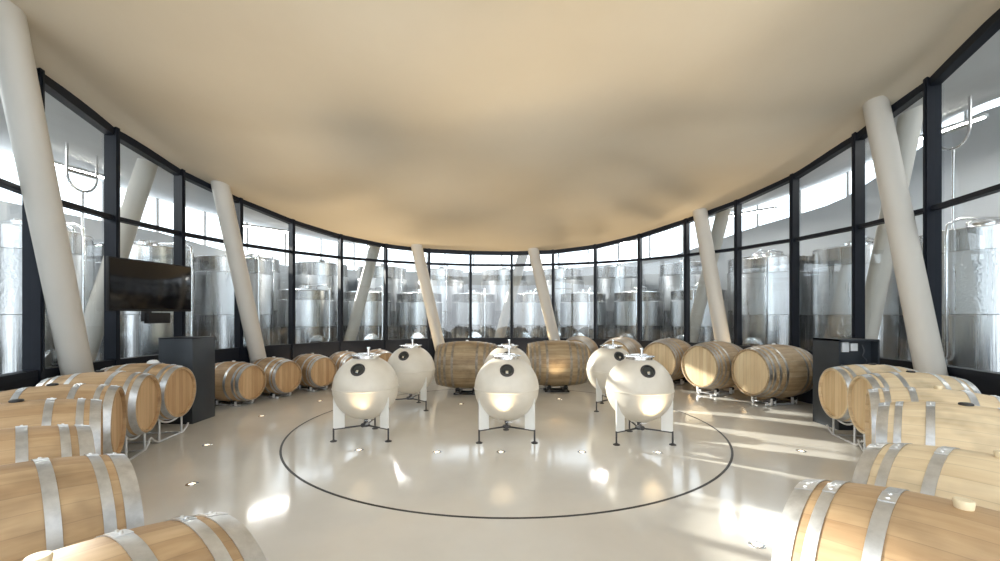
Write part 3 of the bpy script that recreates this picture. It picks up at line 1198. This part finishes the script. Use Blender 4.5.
pa, pb = Vector((-5.26, 5.62, 0)), Vector((-5.06, 6.86, 0))
mid = (pa + pb) / 2
d = (pb - pa)
tv = empty('television', (mid.x, mid.y, 0), math.atan2(d.y, d.x), label='large black flat television screen on the left glass wall', cat='television')
mb = MB()
tw, tz0, tz1 = d.length, 1.555, 2.29
mb.box(0, 0, (tz0 + tz1) / 2, tw, 0.05, tz1 - tz0)
mb.build('housing', M['black'], tv, bevel=0.008)
mb = MB()
mb.box(0, -0.027, (tz0 + tz1) / 2 + 0.006, tw - 0.03, 0.004, tz1 - tz0 - 0.05)
mb.build('screen', M['screen'], tv, bevel=0.001)
mb = MB()
mb.box(0.07, -0.005, tz0 - 0.10, 0.34, 0.09, 0.16)
mb.build('speaker', M['black'], tv, bevel=0.008)
mb = MB()
mb.box(-0.06, 0.04, tz0 + 0.1, 0.12, 0.05, 0.5)
mb.box(-0.06, 0.12, tz0 + 0.25, 0.06, 0.18, 0.06)
mb.build('wall_bracket', M['darkmetal'], tv, bevel=0.003)

# ------------------------------------------------------------ stainless tanks in the outer hall
def make_tank(rt, ht, leg_h):
    root = empty('steel_tank')
    mb = MB()
    pr = [(leg_h - 0.10, 0.0), (leg_h - 0.09, 0.06), (leg_h, rt * 0.93), (leg_h + 0.04, rt)]
    pr += [(ht - 0.02, rt), (ht + 0.012, rt + 0.008), (ht + 0.02, rt - 0.01), (ht + 0.085, 0.24), (ht + 0.10, 0.0)]
    mb.lathe(pr, 56)
    mb.build('body', M['steel'], root, smooth=30)
    j0, j1 = leg_h + (ht - leg_h) * 0.45, leg_h + (ht - leg_h) * 0.86
    mb = MB()
    mb.lathe([(j0, rt + 0.001), (j0 + 0.01, rt + 0.014), (j1 - 0.01, rt + 0.014), (j1, rt + 0.001)], 56, close=True)
    mb.build('cooling_jacket', M['dimple'], root, smooth=30)
    mb = MB()
    mb.lathe([(ht + 0.06, 0.19), (ht + 0.13, 0.19), (ht + 0.135, 0.21), (ht + 0.15, 0.21), (ht + 0.165, 0.10), (ht + 0.165, 0.0)], 28)
    mw = mb.build('manway', M['steel_hi'], root, smooth=30)
    mb = MB()
    mb.tube([(-0.10, 0, ht + 0.155), (-0.09, 0, ht + 0.20), (0.09, 0, ht + 0.20), (0.10, 0, ht + 0.155)], 0.010, 8)
    mb.build('handle', M['steel_hi'], mw)
    mb = MB()   # wash pipe down the side facing the room
    mb.tube([(0.25, 0, ht + 0.07), (0.25, -0.05, ht + 0.17), (0.30, -rt * 0.8, ht + 0.17), (0.30, -rt - 0.02, ht + 0.08), (0.30, -rt * 0.98 - 0.05, ht - 0.1), (0.30, -rt * 0.98 - 0.05, 0.9), (0.25, -rt * 0.98 - 0.05, 0.8)], 0.022, 10)
    mb.build('wash_pipe', M['steel_hi'], root)
    for k in range(4):
        a = rad(45 + 90 * k)
        mb = MB()
        mb.cyl((rt * 0.82 * math.cos(a), rt * 0.82 * math.sin(a), -0.02), (rt * 0.82 * math.cos(a), rt * 0.82 * math.sin(a), leg_h + 0.03), 0.035, seg=12)
        mb.build('leg', M['steel'], root)
    q = Matrix.Translation((0, -rt, leg_h + 0.32)) @ Matrix.Rotation(rad(90), 4, 'X')
    mb = MB()
    mb.lathe([(-0.03, 0.20), (0.045, 0.20), (0.05, 0.215), (0.07, 0.215), (0.085, 0.12), (0.085, 0.0)], 28, 'Z', q)
    dr = mb.build('hatch', M['steel_hi'], root, smooth=30)
    mb = MB()
    mb.tube([(-0.12, -rt - 0.09, leg_h + 0.32), (0.12, -rt - 0.09, leg_h + 0.32)], 0.012, 8)
    mb.build('handle', M['darkmetal'], dr)
    return root

rows = []
tA = make_tank(0.68, 2.12, 0.45)
tB = make_tank(0.80, 2.78, 0.45)
tC = make_tank(0.80, 3.05, 0.45)
WORDS = ['first', 'second', 'third', 'fourth', 'fifth', 'sixth', 'seventh', 'eighth', 'ninth', 'tenth', 'eleventh', 'twelfth', 'thirteenth', 'fourteenth', 'fifteenth', 'sixteenth', 'seventeenth', 'eighteenth', 'nineteenth', 'twentieth']
first = {}
def place_tank(kind, src, ph, r, lab, grp):
    o = copy_tree(src) if kind in first else src
    first[kind] = 1
    p = P(ph, r)
    o.location = (p.x, p.y, 0)
    o.rotation_euler = (0, 0, -rad(ph) + random.uniform(-0.25, 0.25))
    tag(o, lab, 'steel tank', grp)
inner = [(-99, 'B'), (-85, 'B'), (-71, 'B'), (-57.5, 'B'), (-44.5, 'A'), (-32, 'A'), (-20, 'A'), (-7, 'A'), (7, 'A'), (19.5, 'A'), (32, 'A'), (44.5, 'A'), (57.5, 'B'), (71, 'B'), (85, 'B'), (99, 'B')]
for i, (ph, kd) in enumerate(inner):
    if kd == 'A':
        place_tank('A', tA, ph, 7.45, 'short stainless steel tank close behind the glass, %s of the short ones from the left' % WORDS[i - 4], 'short steel tanks of the inner row')
    else:
        n_ = i if i < 4 else i - 12
        side = 'left' if i < 4 else 'right'
        place_tank('B', tB, ph, 7.55, 'tall stainless steel tank close behind the %s glass, %s there from the left' % (side, WORDS[n_]), 'tall steel tanks of the inner row')
outer = [-78, -64, -50.5, -38, -26, -13.5, 0.5, 13, 25.5, 38.5, 51, 64, 78]
for i, ph in enumerate(outer):
    place_tank('C', tC, ph, 9.25, 'tall stainless steel tank in the outer row, %s from the left' % WORDS[i], 'tall steel tanks of the outer row')

# hoist forks hanging from the outer soffit on both sides
def hoist(ph, r, zt, zb, side):
    root = empty('hoist_fork', P(ph, r, 0), -rad(ph), label='forked steel hanger on a long rod above the %s tanks' % side, cat='hanger')
    zr = zt - 0.75
    mb = MB()
    mb.cyl((0, 0, zb), (0, 0, zr + 0.03), 0.022, seg=10)
    mb.build('rod', M['steel'], root)
    pts = [(-0.22, 0, zt + 0.03), (-0.22, 0, zr + 0.28)]
    for i in range(1, 10):
        t = PI * i / 10
        pts.append((-0.22 * math.cos(t), 0, zr + 0.28 - 0.25 * math.sin(t)))
    pts += [(0.22, 0, zr + 0.28), (0.22, 0, zt + 0.03)]
    mb = MB()
    mb.tube(pts, 0.02, 8)
    mb.build('fork', M['steel'], root)
    mb = MB()
    mb.box(0, 0, zr + 0.33, 0.44, 0.03, 0.05)
    mb.build('cross_bar', M['steel'], root)
for ph, side, in ((-80, 'left'), (83, 'right')):
    z = soffit_z(ph, 7.3)
    hoist(ph, 7.3, z, 2.9, side)

# long fill tubes added under the outer soffit to brighten the tank hall
FILL_TUBES = []
hall = bpy.data.lights.new('fill_tube_light', 'AREA')
hall.shape = 'RECTANGLE'
hall.size, hall.size_y = 1.4, 0.06
hall.energy = 70
hall.color = (1.0, 0.96, 0.9)
for i, ph in enumerate(range(-100, 101, 25)):
    r = 8.6
    z = min(soffit_z(ph + d, r + e) for d in (-6, 0, 6) for e in (-0.1, 0.3)) - 0.08
    root = empty('fill_tube', P(ph, r, z), -rad(ph), label='added white fill tube under the outer ceiling, %s from the left' % WORDS[i], cat='lamp', group='added fill tubes over the steel tanks')
    mb = MB()
    mb.box(0, 0, 0.03, 1.5, 0.10, 0.05)
    mb.build('housing', M['paper'], root, bevel=0.004)
    mb = MB()
    mb.box(0, 0, -0.008, 1.44, 0.06, 0.024)
    mb.build('diffuser', M['tube'], root, bevel=0.004)
    l = bpy.data.objects.new('lamp_light', hall)
    COL.objects.link(l)
    l.location = (0, 0, -0.03)
    l.parent = root
